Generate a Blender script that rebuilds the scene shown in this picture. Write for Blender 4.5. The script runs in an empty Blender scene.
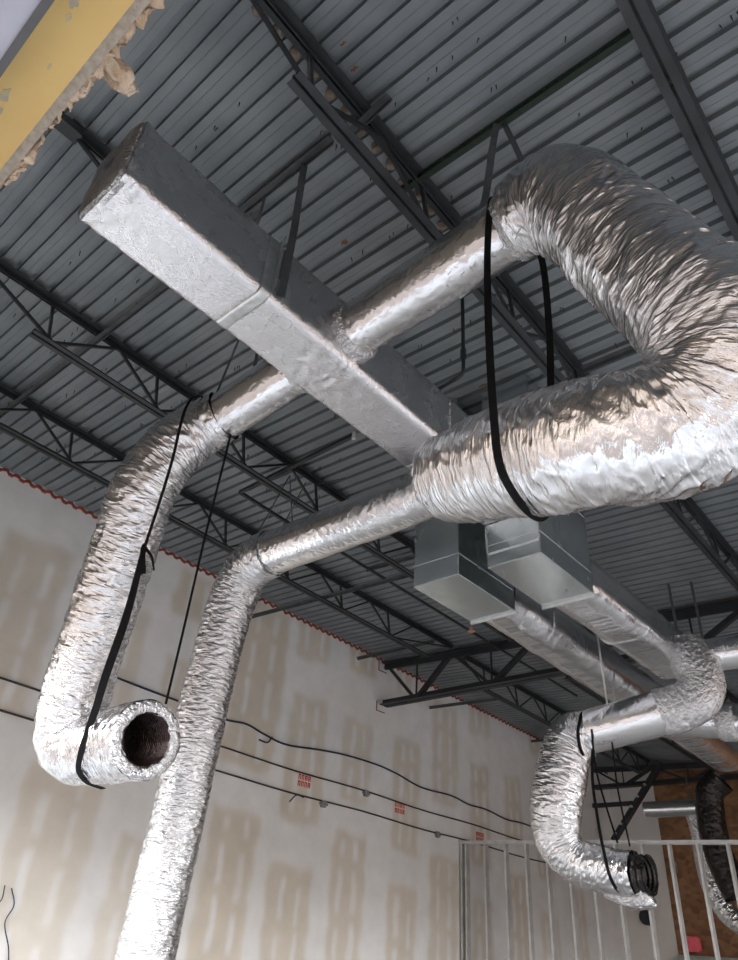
import bpy, bmesh, math, random
import numpy as np
from mathutils import Vector, noise
random.seed(7)
PI = math.pi
C = bpy.context.scene.collection
ZO = 1.6                      # eye height: coordinates below are measured from the eye
H, SX, SY = 4.46, -0.045, -0.02
def deckz(x, y): return H + SX*x + SY*y

# ------------------------------------------------------------------ helpers
def tag(o, label=None, cat=None, group=None, kind=None):
    if label: o['label'] = label
    if cat: o['category'] = cat
    if group: o['group'] = group
    if kind: o['kind'] = kind
    return o
def thing(name, label, cat, loc, group=None):
    o = bpy.data.objects.new(name, None); C.objects.link(o)
    o.location = (loc[0], loc[1], loc[2]+ZO); o.empty_display_size = .1
    return tag(o, label, cat, group)
def wloc(o):
    v = Vector(o.location)
    while o.parent: o = o.parent; v += o.location
    return v
def obj(name, bm, m, parent=None, smooth=False, uvs=None):
    off = Vector((0, 0, ZO))
    if parent is not None: base = wloc(parent)
    else:
        xs = [v.co for v in bm.verts]
        base = Vector((sum(v.x for v in xs)/len(xs), sum(v.y for v in xs)/len(xs), min(v.z for v in xs)))+off
    for v in bm.verts: v.co = v.co + off - base
    me = bpy.data.meshes.new(name); bm.to_mesh(me); bm.free()
    if smooth:
        for p in me.polygons: p.use_smooth = True
    me.materials.append(m)
    o = bpy.data.objects.new(name, me); C.objects.link(o)
    if parent is not None: o.parent = parent
    else: o.location = base
    return o
def dup(root, delta, label=None, group=None):
    def cp(o, parent):
        c = o.copy(); C.objects.link(c)
        if parent: c.parent = parent
        for ch in list(o.children): cp(ch, c)
        return c
    kids = list(root.children)
    r = root.copy(); C.objects.link(r); r.location = Vector(root.location)+Vector(delta)
    for k in kids: cp(k, r)
    if label: r['label'] = label
    if group: r['group'] = group
    return r
def box(bm, x0, x1, y0, y1, z0, z1):
    v = [bm.verts.new(p) for p in ((x0,y0,z0),(x1,y0,z0),(x1,y1,z0),(x0,y1,z0),(x0,y0,z1),(x1,y0,z1),(x1,y1,z1),(x0,y1,z1))]
    for f in ((0,3,2,1),(4,5,6,7),(0,1,5,4),(1,2,6,5),(2,3,7,6),(3,0,4,7)): bm.faces.new([v[i] for i in f])
def bar(bm, p, q, w, h, up=(0,0,1)):
    p = Vector(p); q = Vector(q); t = (q-p).normalized(); u = Vector(up)
    if abs(t.dot(u)) > .98: u = Vector((1,0,0))
    s = t.cross(u).normalized(); u = s.cross(t)
    vs = []
    for c in (p, q):
        for a, b in ((-1,-1),(1,-1),(1,1),(-1,1)): vs.append(bm.verts.new(c+s*w/2*a+u*h/2*b))
    for f in ((0,1,2,3),(7,6,5,4),(0,4,5,1),(1,5,6,2),(2,6,7,3),(3,7,4,0)): bm.faces.new([vs[i] for i in f])
def angle(bm, p, q, leg=.05, t=.007, side=1, flip=1):
    """L section from p to q: one leg flat, one leg upright"""
    p = Vector(p); q = Vector(q); d = (q-p).normalized(); s = d.cross(Vector((0,0,1))).normalized()*side
    bar(bm, p+s*leg/2, q+s*leg/2, leg, t)
    up = Vector((0,0,1))*flip
    bar(bm, p+up*leg/2, q+up*leg/2, t, leg)
def cyl(bm, p, q, r, n=12, r2=None, cap=True):
    p = Vector(p); q = Vector(q); r2 = r if r2 is None else r2
    t = (q-p).normalized(); a = Vector((0,0,1)) if abs(t.z) < .9 else Vector((1,0,0))
    s = t.cross(a).normalized(); u = s.cross(t)
    A = [bm.verts.new(p+(s*math.cos(k*2*PI/n)+u*math.sin(k*2*PI/n))*r) for k in range(n)]
    B = [bm.verts.new(q+(s*math.cos(k*2*PI/n)+u*math.sin(k*2*PI/n))*r2) for k in range(n)]
    for k in range(n): bm.faces.new((A[k], A[(k+1)%n], B[(k+1)%n], B[k]))
    if cap: bm.faces.new(A[::-1]); bm.faces.new(B)
def catmull(P, step):
    P = [Vector(p) for p in P]; out = []
    Q = [P[0]*2-P[1]]+P+[P[-1]*2-P[-2]]
    for i in range(1, len(Q)-2):
        a, b, c, d = Q[i-1:i+3]
        for k in range(40):
            t = k/40
            out.append(.5*((2*b)+(c-a)*t+(2*a-5*b+4*c-d)*t*t+(3*b-a-3*c+d)*t**3))
    out.append(P[-1])
    s = [0]
    for i in range(1, len(out)): s.append(s[-1]+(out[i]-out[i-1]).length)
    n = max(2, int(s[-1]/step)); res = []; j = 0
    for k in range(n+1):
        w = s[-1]*k/n
        while j < len(s)-2 and s[j+1] < w: j += 1
        f = (w-s[j])/max(1e-9, s[j+1]-s[j]); res.append(out[j].lerp(out[j+1], min(1, max(0, f))))
    return res
def smooth_path(pts, it):
    for _ in range(it):
        pts = [pts[0]]+[(pts[i-1]+pts[i]*2+pts[i+1])/4 for i in range(1, len(pts)-1)]+[pts[-1]]
    return pts
def circ(r, n, ph=0): return [(r*math.cos(2*PI*k/n+ph), r*math.sin(2*PI*k/n+ph), math.cos(2*PI*k/n+ph), math.sin(2*PI*k/n+ph)) for k in range(n)]
def rrect(w, h, r, step=.02):
    out = []
    def line(a, b, n):
        L = math.hypot(b[0]-a[0], b[1]-a[1]); m = max(1, int(L/step))
        for k in range(m): out.append((a[0]+(b[0]-a[0])*k/m, a[1]+(b[1]-a[1])*k/m, n[0], n[1]))
    def arc(cx, cy, a0):
        for k in range(6):
            a = a0+PI/2*k/6; out.append((cx+r*math.cos(a), cy+r*math.sin(a), math.cos(a), math.sin(a)))
    x, y = w/2, h/2
    line((x,-y+r),(x,y-r),(1,0)); arc(x-r,y-r,0); line((x-r,y),(-x+r,y),(0,1)); arc(-x+r,y-r,PI/2)
    line((-x,y-r),(-x,-y+r),(-1,0)); arc(-x+r,-y+r,PI); line((-x+r,-y),(x-r,-y),(0,-1)); arc(x-r,-y+r,1.5*PI)
    return out
def frames(pts):
    T = []
    for i in range(len(pts)):
        a = pts[max(0,i-1)]; b = pts[min(len(pts)-1,i+1)]; T.append((b-a).normalized())
    u = Vector((0,0,1))
    if abs(T[0].dot(u)) > .95: u = Vector((0,-1,0))
    F = []
    for t in T:
        u = (u-t*u.dot(t)).normalized(); F.append((t, t.cross(u).normalized(), u))
    return F
def sweep(pts, prof, disp=None, scale=None, cap0=False, cap1=False):
    """tube through pts with profile prof; disp(s, i, nx, nz, f) pushes outwards"""
    bm = bmesh.new(); F = frames(pts); n = len(prof); rings = []; s = 0; uvl = bm.loops.layers.uv.new('UVMap')
    per = [0]
    for k in range(n): 
        a = prof[k]; b = prof[(k+1)%n]; per.append(per[-1]+math.hypot(b[0]-a[0], b[1]-a[1]))
    N = len(pts); S = []
    for i, p in enumerate(pts):
        if i: s += (p-pts[i-1]).length
        S.append(s); t, sd, u = F[i]; sc = scale(i/(N-1)) if scale else 1
        ring = []
        for k, (x, z, nx, nz) in enumerate(prof):
            d = disp(s, per[k], nx, nz, i/(N-1)) if disp else 0
            ring.append(bm.verts.new(p+sd*(x*sc+nx*d)+u*(z*sc+nz*d)))
        rings.append(ring)
    for i in range(N-1):
        for k in range(n):
            f = bm.faces.new((rings[i][k], rings[i][(k+1)%n], rings[i+1][(k+1)%n], rings[i+1][k]))
            for l, (ss, pp) in zip(f.loops, ((S[i],per[k]),(S[i],per[k+1]),(S[i+1],per[k+1]),(S[i+1],per[k]))): l[uvl].uv = (ss, pp)
    def cap(ring, p, t, sg):
        prev = ring
        for q, off in ((.96,.008),(.85,.016),(.6,.02),(.3,.018)):
            nr = []
            for v in ring:
                c = p+(v.co-p)*q+t*sg*(off+.008*noise.noise(v.co*14*q)); nr.append(bm.verts.new(c))
            for k in range(n):
                a = (prev[k], prev[(k+1)%n], nr[(k+1)%n], nr[k]); f = bm.faces.new(a if sg > 0 else a[::-1])
                for l in f.loops: l[uvl].uv = (l.vert.co.x*1.0, l.vert.co.z)
            prev = nr
        f = bm.faces.new(prev if sg > 0 else prev[::-1])
    if cap0: cap(rings[0], pts[0], F[0][0], -1)
    if cap1: cap(rings[-1], pts[-1], F[-1][0], 1)
    bm.normal_update()
    return bm
def line(a, b, step):
    a = Vector(a); b = Vector(b); n = max(2, int((b-a).length/step)); return [a.lerp(b, k/n) for k in range(n+1)]
def ridge(x): return 1-abs(x)*2.2
def crumple(amp, seed, k1=16, k2=1.1, fine=.4, lump=.012):
    """wrinkles that run around the tube, crowded along its length"""
    def d(s, p, nx, nz, f):
        q = Vector((s*k1+nx*1.3+seed, nx*k2*1.6, nz*k2*1.6+seed))
        a = ridge(noise.noise(q)); q2 = Vector((s*k1*2.6+nz*2.2, nx*3.1+seed, nz*3.1)); b = ridge(noise.noise(q2))
        c = noise.noise(Vector((s*2.6+seed, nx*.9, nz*.9)))
        e = noise.noise(Vector((s*k1*5, nx*9, nz*9+seed)))
        return amp*(a*.75+b*fine+e*.10)+lump*c*1.4
    return d
def crinkle(amp, seed, sc=9, lump=.006, ends=0, L=1):
    """foil facing laid fairly smooth over a rigid duct"""
    def d(s, p, nx, nz, f):
        q = Vector((s*sc, p*sc, seed+nx)); a = ridge(noise.noise(q)); b = ridge(noise.noise(q*2.7)); c = noise.noise(q*.22)
        k = 1+ends*(math.exp(-(s/.12)**2)+math.exp(-((L-s)/.12)**2))
        return amp*k*(a*.6+b*.5)+lump*c
    return d
def ribbon(pts, w, n, t=.002, nrm=None):
    """flat strap; n is the direction its face looks in"""
    bm = bmesh.new(); F = frames(pts); rows = []
    for i, p in enumerate(pts):
        tt = F[i][0]; nn = Vector(nrm[i]) if nrm else Vector(n)
        nn = (nn-tt*nn.dot(tt)).normalized(); sd = tt.cross(nn).normalized()
        ww = w(i/(len(pts)-1)) if callable(w) else w
        rows.append([bm.verts.new(p+sd*ww/2*a+nn*t*b) for a, b in ((-1,-.5),(1,-.5),(1,.5),(-1,.5))])
    for i in range(len(rows)-1):
        for k in range(4): bm.faces.new((rows[i][k], rows[i][(k+1)%4], rows[i+1][(k+1)%4], rows[i+1][k]))
    bm.faces.new(rows[0][::-1]); bm.faces.new(rows[-1]); bm.normal_update()
    return bm
def wire(pts, r, n=8): return sweep(pts, circ(r, n))

# ------------------------------------------------------------------ materials
def newmat(name, col=(.5,.5,.5), rough=.5, metal=0):
    m = bpy.data.materials.new(name); m.use_nodes = True
    b = m.node_tree.nodes['Principled BSDF']; b.inputs['Base Color'].default_value = (*col, 1)
    b.inputs['Roughness'].default_value = rough; b.inputs['Metallic'].default_value = metal
    return m, m.node_tree, b
def nd(nt, t, **k):
    n = nt.nodes.new(t)
    for a, v in k.items():
        if a in n.inputs: n.inputs[a].default_value = v
        else: setattr(n, a, v)
    return n
def varied(name, c1, c2, scale=6, rough=.5, metal=0, bump=0, bscale=60, r2=None, detail=6):
    m, nt, b = newmat(name, c1, rough, metal); L = nt.links.new
    tc = nd(nt, 'ShaderNodeTexCoord'); n1 = nd(nt, 'ShaderNodeTexNoise', Scale=scale, Detail=detail)
    L(tc.outputs['Object'], n1.inputs['Vector'])
    mx = nd(nt, 'ShaderNodeMix', data_type='RGBA'); mx.inputs[6].default_value = (*c1,1); mx.inputs[7].default_value = (*c2,1)
    rp = nd(nt, 'ShaderNodeMapRange'); rp.inputs[1].default_value = .35; rp.inputs[2].default_value = .65
    L(n1.outputs['Fac'], rp.inputs[0]); L(rp.outputs[0], mx.inputs[0]); L(mx.outputs[2], b.inputs['Base Color'])
    if r2 is not None:
        mr = nd(nt, 'ShaderNodeMapRange'); mr.inputs[3].default_value = rough; mr.inputs[4].default_value = r2
        L(rp.outputs[0], mr.inputs[0]); L(mr.outputs[0], b.inputs['Roughness'])
    if bump:
        n2 = nd(nt, 'ShaderNodeTexNoise', Scale=bscale, Detail=5); L(tc.outputs['Object'], n2.inputs['Vector'])
        bp = nd(nt, 'ShaderNodeBump', Strength=bump, Distance=.01); L(n2.outputs['Fac'], bp.inputs['Height']); L(bp.outputs[0], b.inputs['Normal'])
    return m
def foil(name, su, sv, strength, rough=(.12,.3), dist=.012, base=(.86,.86,.87), crease=.5, fine=4):
    m, nt, b = newmat(name, base, rough[0], 1); L = nt.links.new
    uv = nd(nt, 'ShaderNodeUVMap'); mp = nd(nt, 'ShaderNodeMapping'); mp.inputs['Scale'].default_value = (su, sv, 1)
    L(uv.outputs[0], mp.inputs[0])
    n1 = nd(nt, 'ShaderNodeTexNoise', Scale=1.0, Detail=7, Roughness=.62, Distortion=.6); n1.noise_dimensions = '2D'
    L(mp.outputs[0], n1.inputs['Vector'])
    vo = nd(nt, 'ShaderNodeTexVoronoi', Scale=1.3); vo.voronoi_dimensions = '2D'; vo.feature = 'DISTANCE_TO_EDGE'
    wv = nd(nt, 'ShaderNodeVectorMath', operation='ADD'); n3 = nd(nt, 'ShaderNodeTexNoise', Scale=1.7, Detail=3); n3.noise_dimensions = '2D'
    L(mp.outputs[0], n3.inputs['Vector']); L(mp.outputs[0], wv.inputs[0]); L(n3.outputs['Color'], wv.inputs[1]); L(wv.outputs[0], vo.inputs['Vector'])
    cr = nd(nt, 'ShaderNodeMapRange'); cr.inputs[2].default_value = .25; cr.interpolation_type = 'SMOOTHSTEP'; L(vo.outputs['Distance'], cr.inputs[0])
    nf = nd(nt, 'ShaderNodeTexNoise', Scale=float(fine), Detail=4, Roughness=.6); nf.noise_dimensions = '2D'; L(mp.outputs[0], nf.inputs['Vector'])
    ab = nd(nt, 'ShaderNodeMath', operation='SUBTRACT'); ab.inputs[1].default_value = .5; L(n1.outputs['Fac'], ab.inputs[0])
    aa = nd(nt, 'ShaderNodeMath', operation='ABSOLUTE'); L(ab.outputs[0], aa.inputs[0])
    m1 = nd(nt, 'ShaderNodeMath', operation='MULTIPLY'); m1.inputs[1].default_value = -2.2; L(aa.outputs[0], m1.inputs[0])
    m2 = nd(nt, 'ShaderNodeMath', operation='MULTIPLY_ADD'); m2.inputs[1].default_value = crease; L(cr.outputs[0], m2.inputs[0]); L(m1.outputs[0], m2.inputs[2])
    m3 = nd(nt, 'ShaderNodeMath', operation='MULTIPLY_ADD'); m3.inputs[1].default_value = .45; L(nf.outputs['Fac'], m3.inputs[0]); L(m2.outputs[0], m3.inputs[2])
    bp = nd(nt, 'ShaderNodeBump', Strength=strength, Distance=dist); L(m3.outputs[0], bp.inputs['Height']); L(bp.outputs[0], b.inputs['Normal'])
    mr = nd(nt, 'ShaderNodeMapRange'); mr.inputs[1].default_value = .35; mr.inputs[2].default_value = .65
    mr.inputs[3].default_value = rough[0]; mr.inputs[4].default_value = rough[1]
    n4 = nd(nt, 'ShaderNodeTexNoise', Scale=5.0, Detail=3); n4.noise_dimensions = '2D'; L(uv.outputs[0], n4.inputs['Vector']); L(n4.outputs['Fac'], mr.inputs[0]); L(mr.outputs[0], b.inputs['Roughness'])
    return m
M = {}
M['foil_flex'] = foil('wrinkled_foil', 10, 2.2, .5, (.07,.15), .016, (.74,.74,.75), .6, 9)
M['foil_riser'] = foil('short_wrinkled_foil', 20, 5, .6, (.09,.18), .012, (.74,.74,.75))
M['foil_duct'] = foil('smooth_foil', 9, 11, .25, (.15,.26), .006, (.74,.74,.75), crease=.4)
M['foil_trunk'] = foil('scrim_foil', 26, 26, .42, (.18,.30), .005, (.78,.78,.80), crease=.45, fine=4)
M['foil_torn'] = foil('crushed_foil', 18, 18, .8, (.10,.22), .012, (.70,.70,.71))
M['tape'] = varied('foil_tape', (.72,.74,.74), (.6,.62,.62), 20, .32, 1, .1, 40)
M['galv'] = varied('galvanised_sheet', (.64,.68,.68), (.58,.62,.62), 4, .20, 1, .02, 3, .28, 1)
M['galv_edge'] = varied('bright_galvanised_edge', (.75,.77,.77), (.65,.67,.67), 12, .3, .8)
M['deck'] = varied('galvanised_roof_deck', (.235,.258,.272), (.18,.20,.215), 1.6, .5, .25, .04, 6, .62)
M['steel'] = varied('dark_primed_steel', (.018,.021,.025), (.028,.031,.036), 5, .5, .1, .1, 50)
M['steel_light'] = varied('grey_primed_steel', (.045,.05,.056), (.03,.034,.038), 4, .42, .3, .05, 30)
M['bridge'] = varied('bridging_steel', (.10,.11,.115), (.07,.075,.08), 8, .5, .3)
M['strut_green'] = varied('green_slotted_strut', (.012,.028,.015), (.008,.017,.010), 30, .5, .1)
M['strap_black'] = varied('black_webbing', (.004,.004,.005), (.008,.008,.009), 40, .85, 0, .2, 200)
M['strap_black'].node_tree.nodes['Principled BSDF'].inputs['Specular IOR Level'].default_value = .15
M['strap_grey'] = varied('galvanised_strap', (.17,.18,.19), (.12,.13,.14), 15, .4, .7)
M['liner'] = varied('black_liner', (.012,.011,.011), (.03,.022,.02), 14, .22, .3, .6, 45)
M['liner_brown'] = varied('dark_brown_liner', (.055,.03,.027), (.02,.012,.012), 18, .28, .5, .5, 60)
M['cable'] = varied('dark_cable', (.014,.02,.04), (.022,.032,.06), 10, .5)
M['conduit'] = varied('dark_conduit', (.04,.04,.042), (.07,.07,.07), 6, .45, .5)
M['boxmat'] = varied('grey_junction_box', (.35,.36,.35), (.25,.27,.26), 10, .5, .3)
M['stud'] = varied('galvanised_stud', (.66,.67,.66), (.52,.53,.53), 5, .38, .35)
M['caulk'] = varied('red_fire_caulk', (.33,.06,.03), (.18,.035,.02), 12, .7, 0, .3, 60)
M['yellow'] = varied('yellow_gypsum_sheathing', (.62,.44,.17), (.56,.38,.14), 3, .75, 0, .05, 90)
M['patch'] = varied('grey_patch', (.34,.31,.25), (.45,.38,.22), 30, .8)
M['alu'] = varied('grey_aluminium_frame', (.42,.43,.50), (.36,.37,.44), 5, .35, .5)
M['alu_dark'] = varied('dark_aluminium_edge', (.10,.105,.11), (.08,.085,.09), 5, .7, 0)
M['core'] = varied('gypsum_core', (.42,.38,.33), (.32,.27,.22), 40, .9, 0, .4, 80)
M['wool'] = varied('brown_mineral_wool', (.50,.36,.24), (.66,.52,.40), 14, 1, 0, .8, 90)
M['copper'] = varied('copper_sprinkler', (.75,.38,.28), (.6,.3,.22), 20, .35, .8)
M['white'] = varied('white_plastic', (.7,.7,.68), (.62,.62,.6), 10, .5)
M['pink'] = varied('pink_red_plastic', (.95,.16,.20), (.85,.13,.17), 10, .5)
M['navy'] = varied('dark_blue_plastic', (.01,.014,.025), (.02,.025,.04), 10, .5)
M['red'] = varied('red_stencil_paint', (.75,.03,.02), (.6,.03,.02), 60, .8)
M['floor'] = varied('concrete_floor', (.30,.285,.27), (.25,.235,.22), 1.2, .6, 0, .05, 20, .75)
M['dirt'] = varied('bare_brown_earth', (.095,.064,.045), (.065,.046,.034), .8, .95, 0, .3, 8)
M['plain_wall'] = varied('skimmed_board', (.66,.62,.58), (.74,.71,.68), .9, .85)
M['brown_wall'] = varied('brown_sheathing_boards', (.24,.135,.075), (.18,.10,.055), 2.5, .8, 0, .1, 30)

# taped gypsum wall: joint-compound pattern held in a colour attribute
def wall_mat():
    m, nt, b = newmat('taped_gypsum', (.6,.6,.6), .85); L = nt.links.new
    at = nd(nt, 'ShaderNodeAttribute', attribute_name='mud'); tc = nd(nt, 'ShaderNodeTexCoord')
    n = nd(nt, 'ShaderNodeTexNoise', Scale=2.2, Detail=7, Roughness=.6); L(tc.outputs['Object'], n.inputs['Vector'])
    mr = nd(nt, 'ShaderNodeMapRange'); mr.inputs[1].default_value = .3; mr.inputs[2].default_value = .7; mr.inputs[3].default_value = .92; mr.inputs[4].default_value = 1.05
    L(n.outputs['Fac'], mr.inputs[0])
    sp = nd(nt, 'ShaderNodeSeparateColor'); L(at.outputs['Color'], sp.inputs[0])
    mx = nd(nt, 'ShaderNodeMix', data_type='RGBA'); mx.inputs[6].default_value = (.84,.83,.815,1); mx.inputs[7].default_value = (.69,.62,.52,1)
    L(sp.outputs[0], mx.inputs[0])
    vm = nd(nt, 'ShaderNodeVectorMath', operation='SCALE'); L(mx.outputs[2], vm.inputs[0]); L(mr.outputs[0], vm.inputs['Scale']); L(vm.outputs[0], b.inputs['Base Color'])
    return m
M['drywall'] = wall_mat()
def osb_mat():
    m, nt, b = newmat('strand_board', (.3,.17,.08), .7); L = nt.links.new
    tc = nd(nt, 'ShaderNodeTexCoord')
    mp = nd(nt, 'ShaderNodeMapping'); mp.inputs['Scale'].default_value = (1.6,1,2.2); L(tc.outputs['Object'], mp.inputs[0])
    v = nd(nt, 'ShaderNodeTexVoronoi', Scale=5.0); L(mp.outputs[0], v.inputs['Vector'])
    n = nd(nt, 'ShaderNodeTexNoise', Scale=1.1, Detail=5); L(tc.outputs['Object'], n.inputs['Vector'])
    sp = nd(nt, 'ShaderNodeSeparateColor'); L(v.outputs['Color'], sp.inputs[0])
    ad = nd(nt, 'ShaderNodeMath', operation='MULTIPLY_ADD'); ad.inputs[1].default_value = .4; L(sp.outputs[0], ad.inputs[0]); L(n.outputs['Fac'], ad.inputs[2])
    cr = nd(nt, 'ShaderNodeValToRGB'); e = cr.color_ramp.elements; e[0].position = .4; e[0].color = (.14,.06,.028,1); e[1].position = 1.1; e[1].color = (.34,.18,.085,1)
    L(ad.outputs[0], cr.inputs[0]); L(cr.outputs[0], b.inputs['Base Color'])
    return m
M['osb'] = osb_mat()

# ------------------------------------------------------------------ room shell
XW, XR, YR = -8.54, 5.6, 19.5
FZ = -1.6
bm = bmesh.new(); box(bm, XW-.2, XR+.2, -.2, YR+.3, FZ-.15, FZ); tag(obj('floor', bm, M['floor']), kind='structure')
bm = bmesh.new(); box(bm, -30, 40, -40, -.2, FZ-.3, FZ-.05); box(bm, XR+.2, 40, -.2, 40, FZ-.3, FZ-.05); tag(obj('ground', bm, M['dirt']), kind='structure')

# roof deck with its ribs (one folded sheet with thickness)
bm = bmesh.new(); P = .1525; y = 0.10; prof = []
while y < YR+.1:
    prof += [(y,0),(y+.053,0),(y+.0545,.0025),(y+.0575,.0025),(y+.059,0),(y+.104,0),(y+.110,.045),(y+.1475,.045)]
    y += P
x0, x1 = XW-.1, XR+.1; A = []; B = []
for yy, dz in prof:
    A.append(bm.verts.new((x0, yy, deckz(x0,yy)+dz))); B.append(bm.verts.new((x1, yy, deckz(x1,yy)+dz)))
for k in range(len(A)-1): bm.faces.new((A[k], A[k+1], B[k+1], B[k]))
A2 = [bm.verts.new((x0, yy, deckz(x0,yy)+.08)) for yy in (prof[0][0], prof[-1][0])]; B2 = [bm.verts.new((x1, yy, deckz(x1,yy)+.08)) for yy in (prof[0][0], prof[-1][0])]
bm.faces.new((A2[0], B2[0], B2[1], A2[1])); bm.faces.new((A2[0], A[0], B[0], B2[0])); bm.faces.new((A[-1], A2[1], B2[1], B[-1]))
bm.normal_update(); tag(obj('ceiling', bm, M['deck']), kind='structure')

# left wall, taped drywall
rects = [(2.62,3.55,1.95,4.08),(3.82,4.8,-1.4,1.58),(4.0,4.85,2.15,3.75),(5.15,5.95,-1.0,1.0),(5.25,5.95,1.9,3.28),(5.15,5.9,3.9,4.6),
 (6.45,7.45,2.1,4.62),(6.47,7.35,-.9,1.53),(7.66,8.52,-1.1,.96),(7.7,8.55,1.54,3.43),(7.66,8.42,4.05,4.8),(8.93,9.7,-.9,1.56),(8.97,9.7,2.0,3.36),(8.95,9.7,4.18,4.8),
 (10.32,11.08,-1.2,.95),(10.33,11.1,1.44,3.34),(10.3,11.1,4.1,4.8),(11.47,12.33,-1,1.53),(11.5,12.35,2.4,4.32),(12.8,13.5,-1,.95),(12.8,13.5,1.5,3.38),(12.8,13.6,4.0,4.8),
 (14.1,14.8,-1,1.5),(14.1,14.8,2.1,3.4),(15.35,16.1,-1,.9),(15.35,16.1,1.5,3.4),(15.3,16.1,4.1,4.8),(16.7,17.4,-1,1.5),(16.7,17.4,2.1,3.4),(1.2,2.2,-1,1.5),(1.2,2.2,2.2,3.4),(-.1,.8,-1,1.0),(0,.9,1.6,3.3)]
def mask_grid(Y, Z, rects):
    mk = np.zeros_like(Y); rng = np.random.RandomState(3)
    def sm(a, w): return 1/(1+np.exp(-np.clip(a/w, -30, 30)))
    jit = .022*np.sin(Y*9+Z*3)+.018*np.sin(Z*11+Y*5)
    for (a, b, c, d) in rects:
        k = sm(Y+jit-a, .022)*sm(b-Y+jit, .022)*sm(Z+jit-c, .03)*sm(d-Z-jit, .03)*rng.uniform(.65, 1)
        s = np.zeros_like(Y)
        for fr in (.3, .72):
            c0 = a+(b-a)*fr+rng.uniform(-.03,.03); w = rng.uniform(.042,.068)
            z = c+.12
            while z < d-.2:
                ln = min(rng.uniform(.42,.62), d-.1-z)
                s = np.maximum(s, sm(Y+jit*.6-(c0-w), .010)*sm((c0+w)-Y-jit*.6, .010)*sm(Z-z, .02)*sm(z+ln-Z, .02)*rng.uniform(.6,1)); z += ln+rng.uniform(.08,.2)
        mk = np.maximum(mk, k*(1-s*.95))
    haze = .10*(np.sin(Y*1.7+1)*np.sin(Z*1.3)+1)*.5
    return np.clip(mk+haze, 0, 1)
ny, nz = 520, 190
bm = bmesh.new(); ys = np.linspace(-.1, YR+.1, ny); V = []
Yg = np.zeros((ny,nz)); Zg = np.zeros((ny,nz))
for i, yy in enumerate(ys):
    top = deckz(XW, yy)-.004
    col = []
    for j in range(nz):
        zz = FZ+(top-FZ)*j/(nz-1); col.append(bm.verts.new((XW, yy, zz))); Yg[i,j] = yy; Zg[i,j] = zz
    V.append(col)
for i in range(ny-1):
    for j in range(nz-1): bm.faces.new((V[i][j], V[i][j+1], V[i+1][j+1], V[i+1][j]))
bk = [bm.verts.new(p) for p in ((XW-.16,-.1,FZ),(XW-.16,YR+.1,FZ),(XW-.16,YR+.1,deckz(XW,YR)),(XW-.16,-.1,deckz(XW,0)))]
bm.faces.new(bk)
wall = obj('wall_left', bm, M['drywall'], smooth=False); tag(wall, kind='structure')
at = wall.data.attributes.new('mud', 'FLOAT_COLOR', 'POINT'); mk = mask_grid(Yg, Zg, rects).reshape(-1)
arr = np.zeros((len(wall.data.vertices), 4), dtype=np.float32); arr[:,3] = 1; arr[:len(mk),0] = mk; at.data.foreach_set('color', arr.reshape(-1))
# red stencilled marks on the wall face
def stencil(y, z, s):
    bm = bmesh.new(); rs = random.Random(int(y*10))
    for row in range(2):
        for k in range(4):
            yy = y+k*.075*s; zz = z-row*.10*s
            for a, b, c, d in ((0,0,.019,.08),(.036,0,.019,.08),(0,.063,.055,.018),(0,.03,.05,.016))[:rs.choice((2,3,4))]:
                box(bm, XW, XW+.003, yy+a*s, yy+(a+c)*s, zz+b*s, zz+(b+d)*s)
    o = obj('stencil_mark', bm, M['red'], wall); o['label'] = 'red stencilled lettering'
for y, z in ((8.02,2.15),(10.42,2.14),(12.98,2.02)): stencil(y, z, .95)

# red fire caulk following the deck ribs along the wall top
bm = bmesh.new(); y = .1; pts = []
while y < YR:
    for a, dz in ((0,-.03),(.05,-.035),(.075,-.008),(.112,0.0),(.13,-.01)):
        pts.append((y+a, deckz(XW, y+a)+dz+random.uniform(-.006,.006)))
    y += P
prev = None
for yy, zz in pts:
    r = [bm.verts.new(p) for p in ((XW, yy, zz-.035),(XW+.02, yy, zz-.024),(XW+.02, yy, zz+.004),(XW, yy, zz+.015))]
    if prev:
        for k in range(4): bm.faces.new((prev[k], prev[(k+1)%4], r[(k+1)%4], r[k]))
    prev = r
bm.normal_update(); tag(obj('trim_1', bm, M['caulk']), kind='structure')

# rear wall: skimmed board beside the left corner, strand board further right
bm = bmesh.new(); box(bm, XW-.1, -7.35, YR, YR+.15, FZ, 4.5); tag(obj('wall_rear', bm, M['plain_wall']), kind='structure')
bm = bmesh.new(); box(bm, -7.35, XR+.1, YR+.02, YR+.17, FZ, 4.5); tag(obj('wall_back', bm, M['osb']), kind='structure')
bm = bmesh.new()
for a in ((-.1, 1.5, FZ, 4.5), (15.5, YR+.1, FZ, 4.5), (1.5, 15.5, 3.2, 4.5)): box(bm, XR, XR+.15, *a)  # unseen side wall, with a large opening added to brighten the interior
tag(obj('wall_right', bm, M['brown_wall']), kind='structure')
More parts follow.
